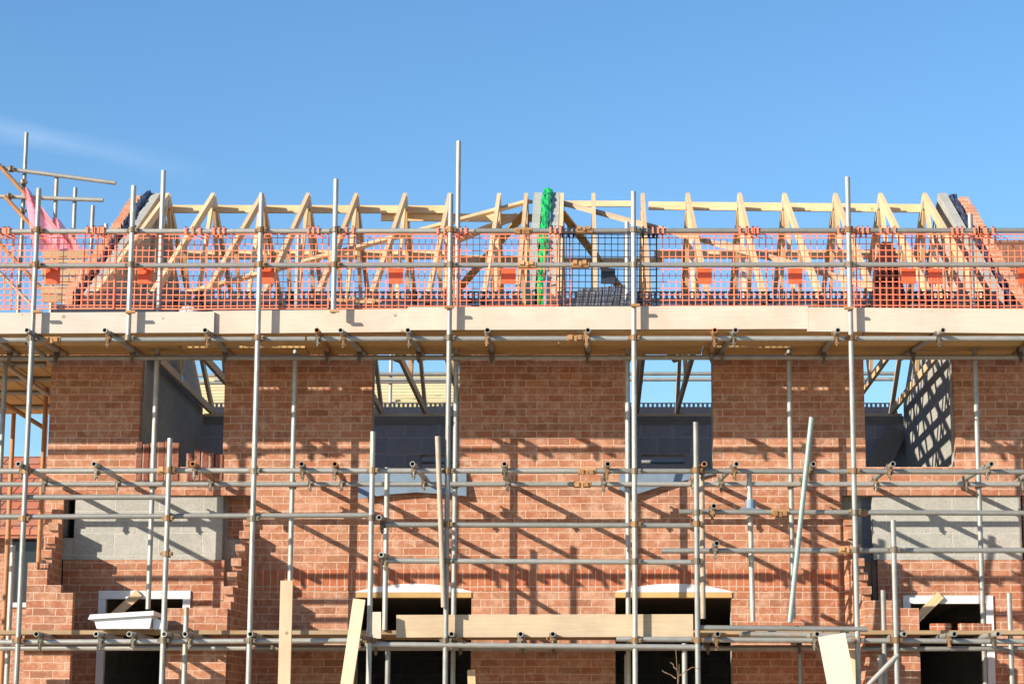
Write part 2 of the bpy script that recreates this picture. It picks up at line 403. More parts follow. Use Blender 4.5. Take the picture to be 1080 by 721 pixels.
# bay recesses: block panel, brick below, white frame
for side in (0, 1):
    if side == 0: pa, pb, fa, fb, zf = 78, 234, 103, 200, zfl
    else: pa, pb, fa, fb, zf = 921, 1078, 953, 1048, zfr
    MB().box((xw(pa, 555), YW + .03, zbr + .003), (xw(pb, 555), YW + .13, zbay - .003)).build('block_panel', M['block'], house)
    g = [xw(66 if side == 0 else 926, 600), xw(fa, 650), xw(fb, 650), xw(236 if side == 0 else 1090, 600)]
    zg_ = [ZG, zf, zbr]
    MB().grid(g, zg_, lambda i, j: not (i == 1 and j == 0), YW + .02, YW + .12).build('bay_panel', M['brick'], house)
    # low block stands left of the panel
    fr = MB(); t = .075
    xa, xb = xw(fa, 650), xw(fb, 650); y0, y1 = YW + .0, YW + .075
    fr.box((xa, y0, zf - t - .012), (xb, y1, zf - .004))
    fr.box((xa, y0, ZG + .06), (xa + t, y1, zf - t - .014)); fr.box((xb - t, y0, ZG + .06), (xb, y1, zf - t - .014))
    wf = fr.build('window_frame' if side == 0 else 'door_frame', M['white'], house)
    br = MB()
    if side == 0: br.beam(P(118, 651, YW - .022), P(147, 625, YW - .022), .03, .085, (0, 0, 1))
    else: br.beam(P(964, 655, YW - .022), P(992, 627, YW - .022), .03, .085, (0, 0, 1))
    br.build('corner_brace', M['pine'], wf)
MB().box((xw(64, 580), YW + .015, zbr + .003), (xw(77.5, 580), YW + .128, zw(567))).build('loose_block', M['block'], house)

MB().box((xw(236.5, 560) + .004, YW + .2, zw(566) + .004), (xw(259, 560), YW + .28, zbay - .004)).build('brick_infill', M['brick'], house)
# projecting stub walls of the two bays: racked back course by course
XC = (xw(268, 580) + xw(889, 580)) / 2
def stub(xb, xf, xt, zlow, ztop, depth, name='stub_wall'):
    """side wall from the facade at xb out to xf; stepped front edge"""
    n = max(2, int((ztop - zlow) / .075))
    pts = [(0, ZG), (1, ZG), (1, zq(zlow))]
    zc = zq(zlow)
    for k in range(n):
        f = 1 - (k + 1) / n
        f = max(.06, f + (.09 if k % 2 else -.05))
        pts += [(f, zc), (f, zc + .075)] if k else [(1, zc + .0), (f, zc), (f, zc + .075)][1:]
        zc += .075
    pts.append((0, zc))
    q = [(xb + (xf - xb) * f, YW - .003 - depth * f, z) for f, z in pts]
    MB().prism(q, (xt, 0, 0)).build(name, M['brick'], house)
dpt = .74
xfr = XX(243, 650, YW - dpt); xfl = XX(47, 650, YW - dpt)
stub(xw(268, 580), xfr, -.1, zw(641), zw(540), dpt)
stub(xw(66, 580), xfl, -.1, zw(615), zw(524), dpt)
stub(2 * XC - xw(268, 580), 2 * XC - xfr, .1, zw(641), zw(545), dpt)
stub(2 * XC - xw(66, 580), 2 * XC - xfl, .1, zw(615), zw(530), dpt)
yb = YW - dpt
def front_low(pa, pb, pt, steps, name):
    xa, xb = XX(pa, 660, yb), XX(pb, 660, yb); zt_ = zq(ZZ(pt, yb))
    pts = [(xa, ZG), (xb, ZG), (xb, zt_)]
    x, z = xb, zt_
    for dx, k in steps:
        x -= dx; pts.append((x, z)); z += .075 * k; pts.append((x, z))
    pts.append((xa, z))
    MB().prism([(p, yb - .102, q) for p, q in pts], (0, .1, 0)).build(name, M['brick'], house)
front_low(29, 78, 623, [(.12, 1), (.14, 2), (.1, 1)], 'bay_wall')
front_low(178, 241, 640, [], 'bay_wall')
front_low(911, 968, 645, [(.2, 1)], 'bay_wall')
# unfinished soldier bricks standing on the sill of the left opening
db = MB(); x = xw(143, 480)
k = 0
while x < xw(236, 480) - .05:
    hgt = (.39 if x < xw(186, 480) else .29) + U(-.03, .03)
    if not (xw(187, 480) < x < xw(194, 480)):
        db.box((x, YW - .012 - U(0, .012), zbays - .14), (x + U(.058, .072), YW + .09, zbays - .14 + hgt))
    x += .075; k += 1
db.build('standing_bricks', M['dark_soldier'], house)

# gables, party wall
def gable(x0, x1, mat, name, lift, step=.075, straight=False, ylo=YW + .11, yhi=None, rough=.0):
    yhi = yhi or YR - .12
    zb = zroof(ylo) + lift
    pts = [(ylo, ZG), (yhi, ZG)]
    up = []
    z = zb; run = step / SL
    y = ylo
    up.append((y, z))
    while y + run < YA:
        z += step; up.append((y, z)); y += run + U(-rough, rough); up.append((y, z))
    if straight: up = [(ylo, zb), (YA, zroof(YA) + lift)]
    pts += [(2 * YA - a, b) for a, b in up] + list(reversed(up))
    # back end of the wall is vertical
    return MB().prism([(x0, a, b) for a, b in pts], (x1 - x0, 0, 0)).build(name, mat, house)
gl = XX(162, 205, YA)
gable(gl - .23, gl - .125, M['gable_brick'], 'gable_wall', -.06, rough=.02)
gable(gl - .01, gl + .085, M['block'], 'gable_block_leaf', -.005, straight=True)
xg = XX(1000, 205, YA)
gable(xg + .10, xg + .21, M['gable_brick'], 'gable_wall', -.09, rough=.02)
gable(xg - .12, xg - .02, M['block'], 'gable_block_leaf', -.005, straight=True)
xp = XX(577, 205, YA)
gable(xp - .155, xp - .06, M['block'], 'party_wall', .0, straight=True)
gable(xp + .06, xp + .155, M['block'], 'party_wall', .0, straight=True)
def sock(x, w, mat, lift, name, taper=.6):
    """crumpled cavity sock along the front rake"""
    m_ = MB(); n = 46; rows = []
    for k in range(n + 1):
        t = k / n; y = YFOOT + .12 + (YA - YFOOT - .1) * t; z = zroof(y) + lift
        ww = w * (taper + (1 - taper) * t) * U(.72, 1.2)
        cx = x + U(-.014, .014); hh = .045 * U(.3, 1.5)
        ring = []
        for a in range(9):
            an = math.pi * a / 8
            ring.append(Vector((cx + math.cos(an) * ww / 2, y + U(-.018, .018), z + math.sin(an) * hh + U(-.008, .016))))
        ring.append(Vector((cx - ww * .3, y, z - .13))); ring.append(Vector((cx + ww * .3, y, z - .13)))
        rows.append(ring)
    for k in range(n):
        for a in range(11):
            b = (a + 1) % 11
            m_.face([rows[k][a], rows[k][b], rows[k + 1][b], rows[k + 1][a]])
    m_.face(rows[-1]); m_.face(list(reversed(rows[0])))
    return m_.build(name, mat, house)
sock(xp, .125, M['green'], .02, 'cavity_sock', .55)
sock(gl - .06, .10, M['navy'], -.01, 'cavity_sock', .25)
sock(xg + .04, .10, M['navy'], -.055, 'cavity_sock', .25)
# rear wall with two window openings, eaves at the back
xr_ = [gl + .0855, XX(445, 485, YR), XX(484, 485, YR), XX(676, 485, YR), XX(721, 485, YR), xg - .1205]
zr_ = [ZG, ZZ(560, YR), ZZ(482, YR), ZE - .05]
MB().grid(xr_, zr_, lambda i, j: not (j == 1 and i in (1, 3)), YR - .28, YR - .02).build('rear_wall', M['blue_block'], house)
MB().box((gl + .1, YR - .285, ZE - .17), (xg - .14, YR - .29 + .004, ZE - .06)).build('rear_lintel_course', M['grey_board'], house)
zfloor = ZZ(590, YW)
MB().box((gl + .09, YW + .29, zfloor - .25), (xg - .13, YR - .29, zfloor)).build('floor', M['chipboard'], house)
MB().box((gl + .09, YW + .29, ZG + .01), (xg - .13, YR - .29, ZG + .06)).build('floor', M['concrete'], house)
MB().box((gl + .09, YW + .19, ZE - .055), (xg - .13, YW + .275, ZE - .004)).build('wall_plate', M['pine'], house)
MB().box((gl + .09, YR - .2, ZE - .048), (xg - .13, YR - .1, ZE - .004)).build('wall_plate', M['pine'], house)

# roof trusses (fink): rafters, ceiling tie, webs
def make_truss(x, mesh=None, proto=None):
    if proto is None:
        root = bpy.data.objects.new('roof_truss', None); col.objects.link(root); place(root, (x, YA, ZE), house)
        w, h = .045, .1
        off = Vector((0, 0, -.05))
        f0, ap, f1 = Vector((x, YFOOT, ZE + .05)), Vector((x, YA, ZA)), Vector((x, YR + .02, ZE + .05))
        nrm = Vector((0, -SL, 1)).normalized()
        MB().beam(f0 + Vector((0, -.12, -.12 * SL)), ap + off + Vector((0, .02, 0)), w, h, (0, 0, 1)).build('rafter', M['pine'], root)
        MB().beam(f1 + Vector((0, .1, -.1 * SL)), ap + off + Vector((0, .03, -.004)), w, h, (0, 0, 1)).build('rafter', M['pine'], root)
        MB().beam(f0 + Vector((0, .05, 0)), f1 - Vector((0, .05, 0)), w - .003, .095).build('ceiling_tie', M['pine'], root)
        S = YR - YFOOT; y = lambda t: YFOOT + S * t
        wb = [(1/3, .05, .5, None), (2/3, .05, .5, None), (1/3, .05, .25, 1), (2/3, .05, .75, 1)]
        for a, dz, b, r_ in wb:
            yt = y(b) + (-.05 if b == .5 and a < .5 else .05 if b == .5 else 0); zt2 = zroof(yt) - .1
            MB().beam((x, y(a), ZE + .08), (x, yt, zt2), w - .005, .075, (0, 1, 0)).build('web', M['pine'], root)
        for yy, zc in ((YA, ZA - .16), (y(.25), zroof(y(.25)) - .07), (y(.75), zroof(y(.75)) - .07), (y(1/3), ZE + .06), (y(2/3), ZE + .06)):
            pl = MB().box((x - w / 2 - .003, yy - .07, zc - .045), (x + w / 2 + .003, yy + .07, zc + .045))
            pl.build('nail_plate', M['galv'], root)
        return root
    r = proto.copy(); col.objects.link(r); place(r, (x, YA, ZE), house)
    for ch in proto.children:
        c = ch.copy(); col.objects.link(c); c.parent = r; WL[c.name] = WL[ch.name] + (WL[r.name] - WL[proto.name])
    r.rotation_euler = (U(-.003, .003), U(-.012, .012), U(-.006, .006))
    return r
tp = None
TX = [177, 226, 278, 327, 377, 427, 475, 525, 557, 594, 626, 677, 727, 778, 828, 879, 927, 977]
for px in TX:
    t = make_truss(XX(px, 203, YA), proto=tp)
    tp = tp or t
# longitudinal binders and diagonal braces nailed to the trusses
def binder(pa, ya, pb, yb_, Ya, Yb, name, w=.035, h=.095, mat='pine', up=(0, 0, 1)):
    MB().beam(P(pa, ya, Ya), P(pb, yb_, Yb), w, h, up).build(name, M[mat], house)
binder(180, 220.5, 478, 221, YA + .26, YA + .26, 'ridge_binder')
binder(402, 229, 562, 230, YA + .31, YA + .31, 'ridge_binder')
binder(594, 215, 668, 215, YA + .26, YA + .26, 'ridge_binder', .035, .07)
binder(684, 217, 984, 220, YA + .26, YA + .26, 'ridge_binder', .035, .1)
binder(172, 269, 478, 269, YA + 1.0, YA + 1.0, 'web_binder', .035, .105)
binder(470, 273, 566, 274, YA + 1.05, YA + 1.05, 'web_binder')
binder(592, 275, 700, 275, YA + 1.05, YA + 1.05, 'web_binder', .035, .07)
binder(690, 268, 985, 269, YA + 1.0, YA + 1.0, 'web_binder', .035, .105)
def under(px, py, drop=.13):
    """point just under the front rafters that the photo shows at px, py"""
    lo, hi = YFOOT, YA
    for _ in range(50):
        m_ = (lo + hi) / 2
        if P(px, py, m_).z > zroof(m_) - drop: lo = m_
        else: hi = m_
    return P(px, py, lo)
nf = (0, -SL, 1)
def brace(a, b, mat='pine'): MB().beam(under(*a), under(*b), .09, .035, nf).build('diagonal_brace', M[mat], house)
brace((186, 312), (559, 212)); brace((589, 213), (866, 286), 'pale_pine'); brace((760, 256), (925, 304), 'pale_pine')
def under_r(px, Y): 
    z = zroof(Y) - .13; x = (px - PX0) / FPX * Y * ct * 1.02
    return Vector((x, Y, z))
for a, b in (((552, YA + .15), (415, YA + 2.6)), ((592, YA + .15), (715, YA + 2.6))):
    MB().beam(under_r(*a), under_r(*b), .09, .035, (0, SL, 1)).build('diagonal_brace', M['deckwood'], house)
binder(545, 228, 470, 258, YA + .32, YA - .3, 'diagonal_brace', .035, .085, 'pale_pine')
# over-fascia vents: comb strips at both eaves, and fascia boards
def comb(y, x0, x1, name, zb, zt, pitch=.058, bf=.45):
    c = MB(); c.box((x0, y, zb), (x1, y + .03, zb + (zt - zb) * bf)); c.box((x0, y, zt - .012), (x1, y + .03, zt))
    x = x0 + .002
    while x < x1 - .03:
        c.box((x, y + .003, zb + (zt - zb) * bf + .001), (x + pitch * .52, y + .027, zt - .013)); x += pitch
    return c.build(name, M['black_plastic'], house)
x0, x1 = gl + .12, xp - .18
for a, b in ((gl + .12, xp - .18), (xp + .18, xg - .15)):
    comb(YFOOT - .16, a, b, 'eaves_vent', ZZ(320, YFOOT - .16), ZZ(307, YFOOT - .16))
    comb(YR + .12, a, b, 'eaves_vent', ZZ(438, YR + .12), ZZ(424.5, YR + .12), .062, .68)
MB().box((gl - .25, YFOOT - .12, ZE - .14), (xg + .25, YFOOT - .10, ZZ(321, YFOOT - .12))).build('fascia', M['black_plastic'], house)
MB().box((gl + .1, YR + .152, ZE - .16), (xg - .14, YR + .17, ZZ(434, YR + .15))).build('fascia', M['black_plastic'], house)
# membranes hanging out of the window sills
def sheet(pts, name, bulge=.06):
    q = []
    for px, py in pts:
        k = max(0, min(1, (py - 497) / 26)); q.append(P(px, py, YW - .02 - bulge * k))
    MB().prism(q, (0, -.005, .001)).build(name, M['lead'], house)
sheet([(378, 494), (492, 494), (492, 523), (470, 521), (440, 519), (412, 521), (378, 526)], 'sill_membrane')
sheet([(653, 495), (752, 495), (752, 500), (716, 508), (690, 515), (668, 522), (653, 517)], 'sill_membrane')

# ------------------------------------------------------------------ the scaffold
scaf = empty('scaffold', (-.2, 22.3, ZG))
tag(scaf, 'galvanised tube and coupler scaffold standing in front of the brick houses', 'scaffold')
# shared coupler meshes
def coupler_mesh(mat, kind):
    m_ = MB()
    def ring(c, ax, r, w):
        c = Vector(c); ax = Vector(ax); m_.tube(c - ax * w / 2, c + ax * w / 2, r, None, 10)
    if kind == 'cross':
        ring((0, 0, 0), (0, 0, 1), .036, .055); ring((0, .052, 0), (1, 0, 0), .036, .055)
        m_.box((.028, -.018, -.02), (.062, .022, .02)); m_.tube((.05, -.05, 0), (.05, .03, 0), .009, None, 8)
        m_.box((-.02, .03, .028), (.02, .075, .058)); m_.tube((0, .03, .05), (0, .105, .05), .009, None, 8)
        m_.box((-.058, .0, -.014), (-.03, .03, .014))
    elif kind == 'putlog':          # hooks a transom down on a ledger
        ring((0, 0, 0), (1, 0, 0), .035, .05); m_.box((-.022, -.034, .018), (.022, .034, .05))
        m_.box((-.012, -.05, -.075), (.012, -.022, -.0)); m_.tube((0, -.044, -.02), (0, -.044, -.09), .01, None, 8); m_.box((-.018, -.056, -.07), (.018, -.032, -.052))
        m_.box((-.03, -.03, .04), (-.02, .03, .07)); m_.box((.02, -.03, .04), (.03, .03, .07))
    else:
        ring((0, 0, 0), (1, 0, 0), .034, .17); m_.box((-.07, -.046, -.016), (-.03, -.03, .03)); m_.box((.02, -.046, -.016), (.06, -.03, .03)); m_.box((-.012, -.042, -.03), (.012, -.034, .02))
    o = m_.build('coupler_proto', mat); me = o.data; bpy.data.objects.remove(o); me.name = 'coupler'
    return me
# rebuilt around its own origin
def centred(me, dz):
    for v in me.vertices: v.co.z += dz
    return me
CR = [centred(coupler_mesh(M[k], 'cross'), -.036) for k in ('coupler', 'coupler_dark')]
# origin of build() sits at the bounding base: recentre by measured offsets
def recentre(me, target_min):
    for ax in range(3):
        lo = min(v.co[ax] for v in me.vertices)
        for v in me.vertices: v.co[ax] += target_min[ax] - lo
    return me
CR = [recentre(m_, (-.058, -.05, -.036)) for m_ in CR]
PL = [recentre(coupler_mesh(M[k], 'putlog'), (-.035, -.056, -.09)) for k in ('coupler', 'coupler_dark')]
SV = recentre(coupler_mesh(M['sleeve'], 'sleeve'), (-.085, -.046, -.034))

clips = None
def standard(px, y0, y1, Y, mat='galv', px2=None, cross=(), ref=None, name='standard'):
    """upright tube seen between y0 (top) and y1 (bottom); px at the middle, px2 gives a leaning foot"""
    if px2 is None:
        x = XX(px, ref or (y0 + min(y1, 720)) / 2, Y); top = Vector((x, Y, ZZ(y0, Y))); bot = Vector((x, Y, ZZ(y1, Y) if y1 < 720 else ZG + .01))
    else:
        top = P(px, y0, Y); bot = P(px2, y1, Y)
    o = MB().tube(bot, top).build(name, M[mat], scaf)
    if y1 >= 720 and px2 is None:
        MB().box((bot.x - .075, Y - .075, ZG + .002), (bot.x + .075, Y + .075, ZG + .01)).build('base_plate', M['galv'], o)
    for zc in cross:
        t = (zc - bot.z) / (top.z - bot.z)
        q = bot + (top - bot) * t
        inst('coupler', CR[R() < .35], (q.x, Y, zc), o, (U(-.05, .05), 0, U(-.1, .1) + (math.pi if False else 0)))
    return o
YLd = YF + .052
zt_l = ZZ(357, YLd); zm_l = ZZ(497, YLd); zb_l = ZZ(675, YLd)
zr1, zr2 = ZZ(243.5, YLd), ZZ(280, YLd)
zg1 = ZZ(547, YLd); zg2 = ZZ(525, YLd); zc1, zc2 = ZZ(553, YLd), ZZ(592, YLd); zh1, zh2 = ZZ(541, YLd), ZZ(580, YLd)
LIFT = (zt_l, zm_l, zb_l); TOP = (zr1, zr2)
standard(29, 199, 720, YF, cross=LIFT + TOP + (zg1,), ref=460)
standard(138, 196, 359, YF, cross=TOP + (zt_l,))
standard(269, 204, 720, YF, cross=LIFT + TOP + (zg1,), ref=460)
standard(353, 189, 330, YF, cross=TOP)
standard(472.5, 205, 720, YF, cross=LIFT + TOP + (zc1, zc2), ref=460)
standard(669, 202, 720, YF, cross=LIFT + TOP + (zc1, zc2), ref=460)
standard(899.5, 187, 720, YF, cross=LIFT + TOP + (zh1, zh2), ref=450)
# inner row
LI = (ZZ(377, YI), ZZ(511, YI), ZZ(682, YI))
for px, y0, y1, ref in ((163, 180, 642, 450), (309, 243, 720, 480), (480.5, 149, 720, 450), (662, 234, 720, 460), (834, 350, 652, 500), (1031, 226, 720, 470)):
    standard(px, y0, y1, YI, cross=(LI[0], LI[1]), ref=ref)
# intermediate uprights of the lower lifts
standard(175, 462, 720, YF - .05, cross=(zg1, zm_l, zb_l, ZZ(584, YF)), ref=590)
standard(391, 455, 720, YF - .05, cross=(zg1, zm_l, zb_l), ref=590)
standard(407, 493, 664, YF + .35, ref=580)
standard(461.5, 460, 640, YF - .055, 'beige_tube', 468)
standard(735, 445, 720, YF - .05, cross=(zc1, zc2, zm_l, zb_l, zh1), ref=590)
standard(741, 496, 652, YF + .3, 'beige_tube', ref=590)
standard(790, 495, 655, YF + .22, 'galv', 794)
standard(856, 440, 656, YF - .06, 'green_galv', 833)
standard(944, 548, 720, YF - .05, cross=(zh2, zb_l), ref=630)
standard(932, 622, 720, YF + .5, ref=650)
standard(1065, 625, 720, YF + .5, ref=650)
standard(195, 640, 720, YF + .3, ref=690)
standard(409, 686, 720, YF + .3, ref=700)
standard(722, 678, 720, YF + .05, ref=700)
standard(844, 685, 720, YI, ref=700)
standard(928, 690, 720, YF + .25, ref=700)
standard(661, 690, 720, YI + .25, ref=700)
q = P(791.5, 535, YF + .22)
MB().tube((q.x, q.y, q.z - .075), (q.x + .002, q.y, q.z + .075), .05, .03).build('wrapping', M['lead'], scaf)
MB().beam((q.x - .1, q.y - .045, q.z - .02), (q.x + .1, q.y - .045, q.z - .035), .1, .025).build('wrapping', M['lead'], scaf)
MB().tube(P(947, 690, YF - .06), P(905, 733, YF - .06)).build('raking_brace', M['galv'], scaf)

def rail(pa, ya, pb, yb_, Y, name, mat='galv', sleeves=(), Yb=None):
    a, b = P(pa, ya, Y), P(pb, yb_, Yb or Y)
    o = MB().tube(a, b).build(name, M[mat], scaf)
    for px in sleeves:
        t = (px - pa) / (pb - pa); q = a + (b - a) * t
        inst('sleeve_coupler', SV, q, o, (U(-.6, .6), 0, 0))
    return o
# guard rails of the top platform
rail(-280, 244.5, 500, 243.5, YLd, 'guard_rail', sleeves=()); rail(502, 243.5, 1140, 243.0, YLd, 'guard_rail', sleeves=(552, 616))
rail(-280, 280.5, 515, 279.5, YLd, 'guard_rail'); rail(517, 279.5, 1140, 279.0, YLd, 'guard_rail', sleeves=(556, 612))
# ledgers, front and back, three lifts
rail(-280, 359.5, 322, 357.5, YLd, 'ledger', sleeves=(55,)); rail(324, 357.5, 607, 357, YLd, 'ledger'); rail(609, 357, 1140, 357, YLd, 'ledger', sleeves=(607,))
rail(-280, 377.5, 520, 377, YI - .052, 'ledger'); rail(522, 377, 1140, 376.5, YI - .052, 'ledger')
rail(-280, 497.5, 205, 496, YLd, 'ledger', 'galv', sleeves=(176,)); rail(207, 496, 622, 496.5, YLd, 'ledger'); rail(624, 496.5, 1140, 497.5, YLd, 'ledger', sleeves=(619,))
rail(-280, 510.5, 610, 510.5, YI - .052, 'ledger'); rail(612, 510.5, 1140, 510.5, YI - .052, 'ledger', sleeves=(614,))
rail(-40, 677, 392, 675, YLd, 'ledger'); rail(385, 679, 742, 682, YLd - .06, 'ledger'); rail(650, 673.5, 1140, 676.5, YLd, 'ledger')
rail(268, 683, 905, 683, YI - .06, 'ledger'); rail(-40, 683, 262, 683, 22.40, 'ledger'); rail(908, 684, 1140, 683, 22.40, 'ledger')
rail(738, 661.5, 915, 663, YLd - .06, 'ledger'); rail(780, 668, 905, 670, YLd + .3, 'ledger')
# guard rails of the middle lift
rail(-280, 524.5, 178, 524, YLd, 'guard_rail'); rail(-280, 546, 396, 543, YLd, 'guard_rail')
rail(402, 553, 732, 554, YLd, 'guard_rail'); rail(402, 591, 733, 592.5, YLd, 'guard_rail')
rail(716, 539.5, 1140, 541, YLd + .05, 'guard_rail', 'galv', sleeves=(823, 905)); rail(698, 580.5, 1140, 580, YLd + .05, 'guard_rail', sleeves=(894,))
# transoms: end-on tubes lying on the ledgers
def transom(px, py, Yfar, zl, skew=0., mat='galv', near=.12):
    Yn = YF - near; a = P(px, py, Yn); a.z = zl + .051
    b = Vector((a.x + skew, Yfar, a.z))
    o = MB().tube(a, b).build('transom', M[mat], scaf)
    t = (YLd - Yn) / (Yfar - Yn); q = a + (b - a) * t
    inst('coupler', PL[R() < .5], (q.x, YLd, zl), o, (U(-.2, .2), 0, U(-.2, .2)))
    if Yfar > YI: 
        t = (YI - .052 - Yn) / (Yfar - Yn); q = a + (b - a) * t
        inst('coupler', PL[1], (q.x, YI - .052, zl), o, (U(-.2, .2), 0, 0))
    return o
for px, py, sk in ((-18, 354, 0), (28, 353, .08), (110, 354, .1), (216, 354, .05), (334, 354, -.02), (359, 354, .12), (430, 353, .05), (514, 353, 0), (620, 353, 0), (754, 353, .04), (776, 353, -.1), (884, 353, -.04), (995, 353, -.2), (1098, 354, 0)):
    transom(px, py, YW - .06, zt_l, sk, 'rusty' if px in (334, 754) else 'galv')
for px, py, sk in ((19, 491, .02), (99, 490, .03), (203, 491, .02), (318, 489, -.05), (353, 489, -.05), (435, 487, .06), (532, 488, 0), (641, 488, -.04), (743, 490, -.08), (777, 491, -.12), (858, 492, 0), (942, 492, -.05), (1046, 493, -.1), (1100, 494, 0)):
    transom(px, py, YW - .06, zm_l, sk, 'rusty' if px in (353, 743, 203) else 'galv')
for px, py, sk in ((38, 671, .03), (101, 671, .1), (136, 671, .08), (173, 670, .1), (195, 671, .1), (264, 668, .1), (377, 667, .12), (476, 675, .05), (549, 676, 0), (583, 675, 0), (757, 664, -.05), (862, 667, -.1), (954, 670, -.1), (1007, 673, -.1), (1053, 671, -.1)):
    bay = px < 250 or px > 890
    transom(px, py, 22.42 if bay else YW - .06, zb_l, sk)
for px, py, sk, zl in ((400, 531, .12, zc1), (402, 581, .12, zc2), (753, 532, 0, zh1), (756, 572, 0, zh2)):
    transom(px, py, YF + .55, zl, sk, 'galv')
# return of the scaffold down the left gable end: orange and grey uprights, platform tubes
for px, py, y0, y1, Y, mt in ((3, 440, 382, 720, 23.2, 'galv'), (13, 470, 436, 720, 26.6, 'rusty'), (46, 470, 405, 720, 25.2, 'rusty'), (5, 640, 560, 720, 23.6, 'rusty'), (10, 650, 575, 720, 22.6, 'galv')):
    standard(px, y0, y1, Y, mt, ref=py)
for px, Ya, Yb, py in ((-2, 22.1, 27.3, 377), (51, 22.1, 27.0, 377)):
    x = XX(px, py, 23.0); z = zt_l - .004
    MB().tube((x, Ya, z), (x, Yb, z)).build('ledger', M['galv'], scaf)
for Y in (23.6, 24.5, 25.4, 26.4):
    MB().tube((XX(-130, 400, Y), Y, zt_l + .049), (gl - .42, Y, zt_l + .049)).build('transom', M['galv'], scaf)
MB().tube(P(-10, 416, 25.5), P(48, 452, 25.5)).build('raking_brace', M['rusty'], scaf)
# little orange board clips where the uprights meet the toe boards
for px, py in ((40, 328), (138, 328), (353, 327), (474, 323), (670, 321), (895, 324)):
    q = P(px, py, YF - .02)
    MB().tube((q.x - .045, q.y - .02, q.z - .012), (q.x + .045, q.y - .02, q.z - .012), .017, None, 8).build('board_clip', M['sleeve'], scaf)

# ------------------------------------------------------------------ scaffold boards (loose, each a thing)
def board(x0, x1, y0, y1, z, mat, label, group, th=.038):
    b = MB().box((x0, y0, z), (x1, y1, z + th))
    return tag(b.build('scaffold_board', M[mat]), label, 'scaffold board', group)
zdeck = zt_l + .051 + .0265
cuts = [XX(-300, 370, 22.5), XX(238, 370, 22.5), XX(610, 370, 22.5), XX(905, 370, 22.5), XX(1130, 370, 22.5)]
cuts2 = [XX(p_, 370, 22.8) for p_ in (-300, 190, 322, 742, 832, 1130)]
for k in range(5):
    yy = YLd + .085 + k * .24 + (.034 if k > 2 else 0)
    off = (0, .35, -.2, .1, -.3)[k]
    ct_ = cuts if k < 3 else cuts2
    for i in range(len(ct_) - 1):
        y_ = yy if k < 3 else yy - .03 + (.09 if i in (1, 3) else U(0, .02))
        board(ct_[i] + (off if i and k < 3 else 0) + .006, ct_[i + 1] + (off if i < len(ct_) - 2 and k < 3 else 0) - .006, y_, y_ + .226, zdeck + U(0, .002), 'deckwood',
              'ochre scaffold board in the top working platform seen from below', 'boards of the top working platform')
for k in range(8):
    x = XX(-30, 400, 24) + .03 + (k - 4) * .245
    b = MB().box((x, 23.25, zdeck), (x + .225, 27.1, zdeck + .038)).build('scaffold_board', M['deckwood'])
    tag(b, 'ochre scaffold board in the platform round the left gable end', 'scaffold board', 'boards of the gable end platform')
zdl = zb_l + .051 + .0265
cl = [XX(-40, 670, 22.2), XX(262, 670, 22.2), XX(575, 670, 22.2), XX(868, 670, 22.2), XX(1130, 670, 22.2)]
for i in range(4):
    for k in range(1 if i in (0, 3) else 4):
        yy = (22.21 if i in (0, 3) else YLd + .32) + k * .243
        board(cl[i] + .008, cl[i + 1] - .008, yy, yy + .225, zdl + U(0, .002), 'deckold',
              'scaffold board in the lowest platform just above the ground floor windows', 'boards of the lowest platform')
# toe boards on edge
ytb = YLd + .032
def toeboard(pa, ya0, ya1, pb, yb0, yb1, label, mat='toe', dy=0, z=None):
    xa, xb = XX(pa, ya0, ytb), XX(pb, yb0, ytb)
    a0, a1, b0, b1 = ZZ(ya0, ytb), ZZ(ya1, ytb), ZZ(yb0, ytb), ZZ(yb1, ytb)
    h = (a0 - a1 + b0 - b1) / 2
    o = MB().beam((xa, ytb + dy + .017, (a0 + a1) / 2), (xb, ytb + dy + .017, (b0 + b1) / 2), .034, h).build('toe_board', M[mat])
    return tag(o, label, 'toe board', 'toe boards on edge')
toeboard(-300, 331, 354, 226, 329, 350, 'greyish toe board on edge at the left end of the top platform', 'toe_grey', dy=-.002)
toeboard(224, 327, 351, 433, 325, 349, 'cream toe board on edge between the left end board and the long middle board', dy=.036)
toeboard(430, 323.5, 348, 852, 322.5, 346.5, 'longest pale toe board on edge below the green strip and black mesh', dy=0)
toeboard(851, 324, 349, 1130, 326, 352, 'pale toe board on edge at the right end of the top platform', dy=.002)
toeboard(418, 648, 671.5, 731, 647, 671, 'long toe board on edge across the two dark ground floor windows', 'toe_tan', dy=.01)
# loose timbers standing about
def plank(name, a, b, w, t, mat, label, cat='plank', facing=(0, -1, 0)):
    d = (b - a).normalized(); side = d.cross(Vector(facing)).normalized()
    o = MB().beam(a, b, w, t, facing).build(name, M[mat])
    return tag(o, label, cat)
def stand(px, y0, Y, px2=None):
    top = P(px, y0, Y); bot = Vector((top.x if px2 is None else XX(px2, 720, Y), Y - (.0 if px2 is None else .06), ZG + .004)); return bot, top
a, b = stand(302.5, 612, YF - .2); plank('timber_post', a, b, .115, .045, 'pale_pine', 'upright pale timber board standing below the mid lift left of the window', 'timber')
top = P(379, 632, YF - .16); mid = P(366, 720, YF - .3); d = (mid - top); bot = top + d * ((ZG + .01 - top.z) / d.z)
plank('leaning_plank', bot, top, .115, .045, 'pale_pine', 'pale timber plank leaning against the tubes at the left dark window', 'plank')
plank('board_offcut', P(397, 673, YF + .02 + .1), P(397, 645, YF + .12), .09, .04, 'bwhite', 'short pale board offcut standing on end left of the long lower toe board', 'offcut')
top = P(877, 669, YF - .12); mid = P(887, 720, YF - .17); d = (mid - top); bot = top + d * ((ZG + .01 - top.z) / d.z)
plank('sheet_offcut', bot, top, .26, .02, 'bwhite', 'wide cream sheet of board leaning under the lowest lift at right', 'board')
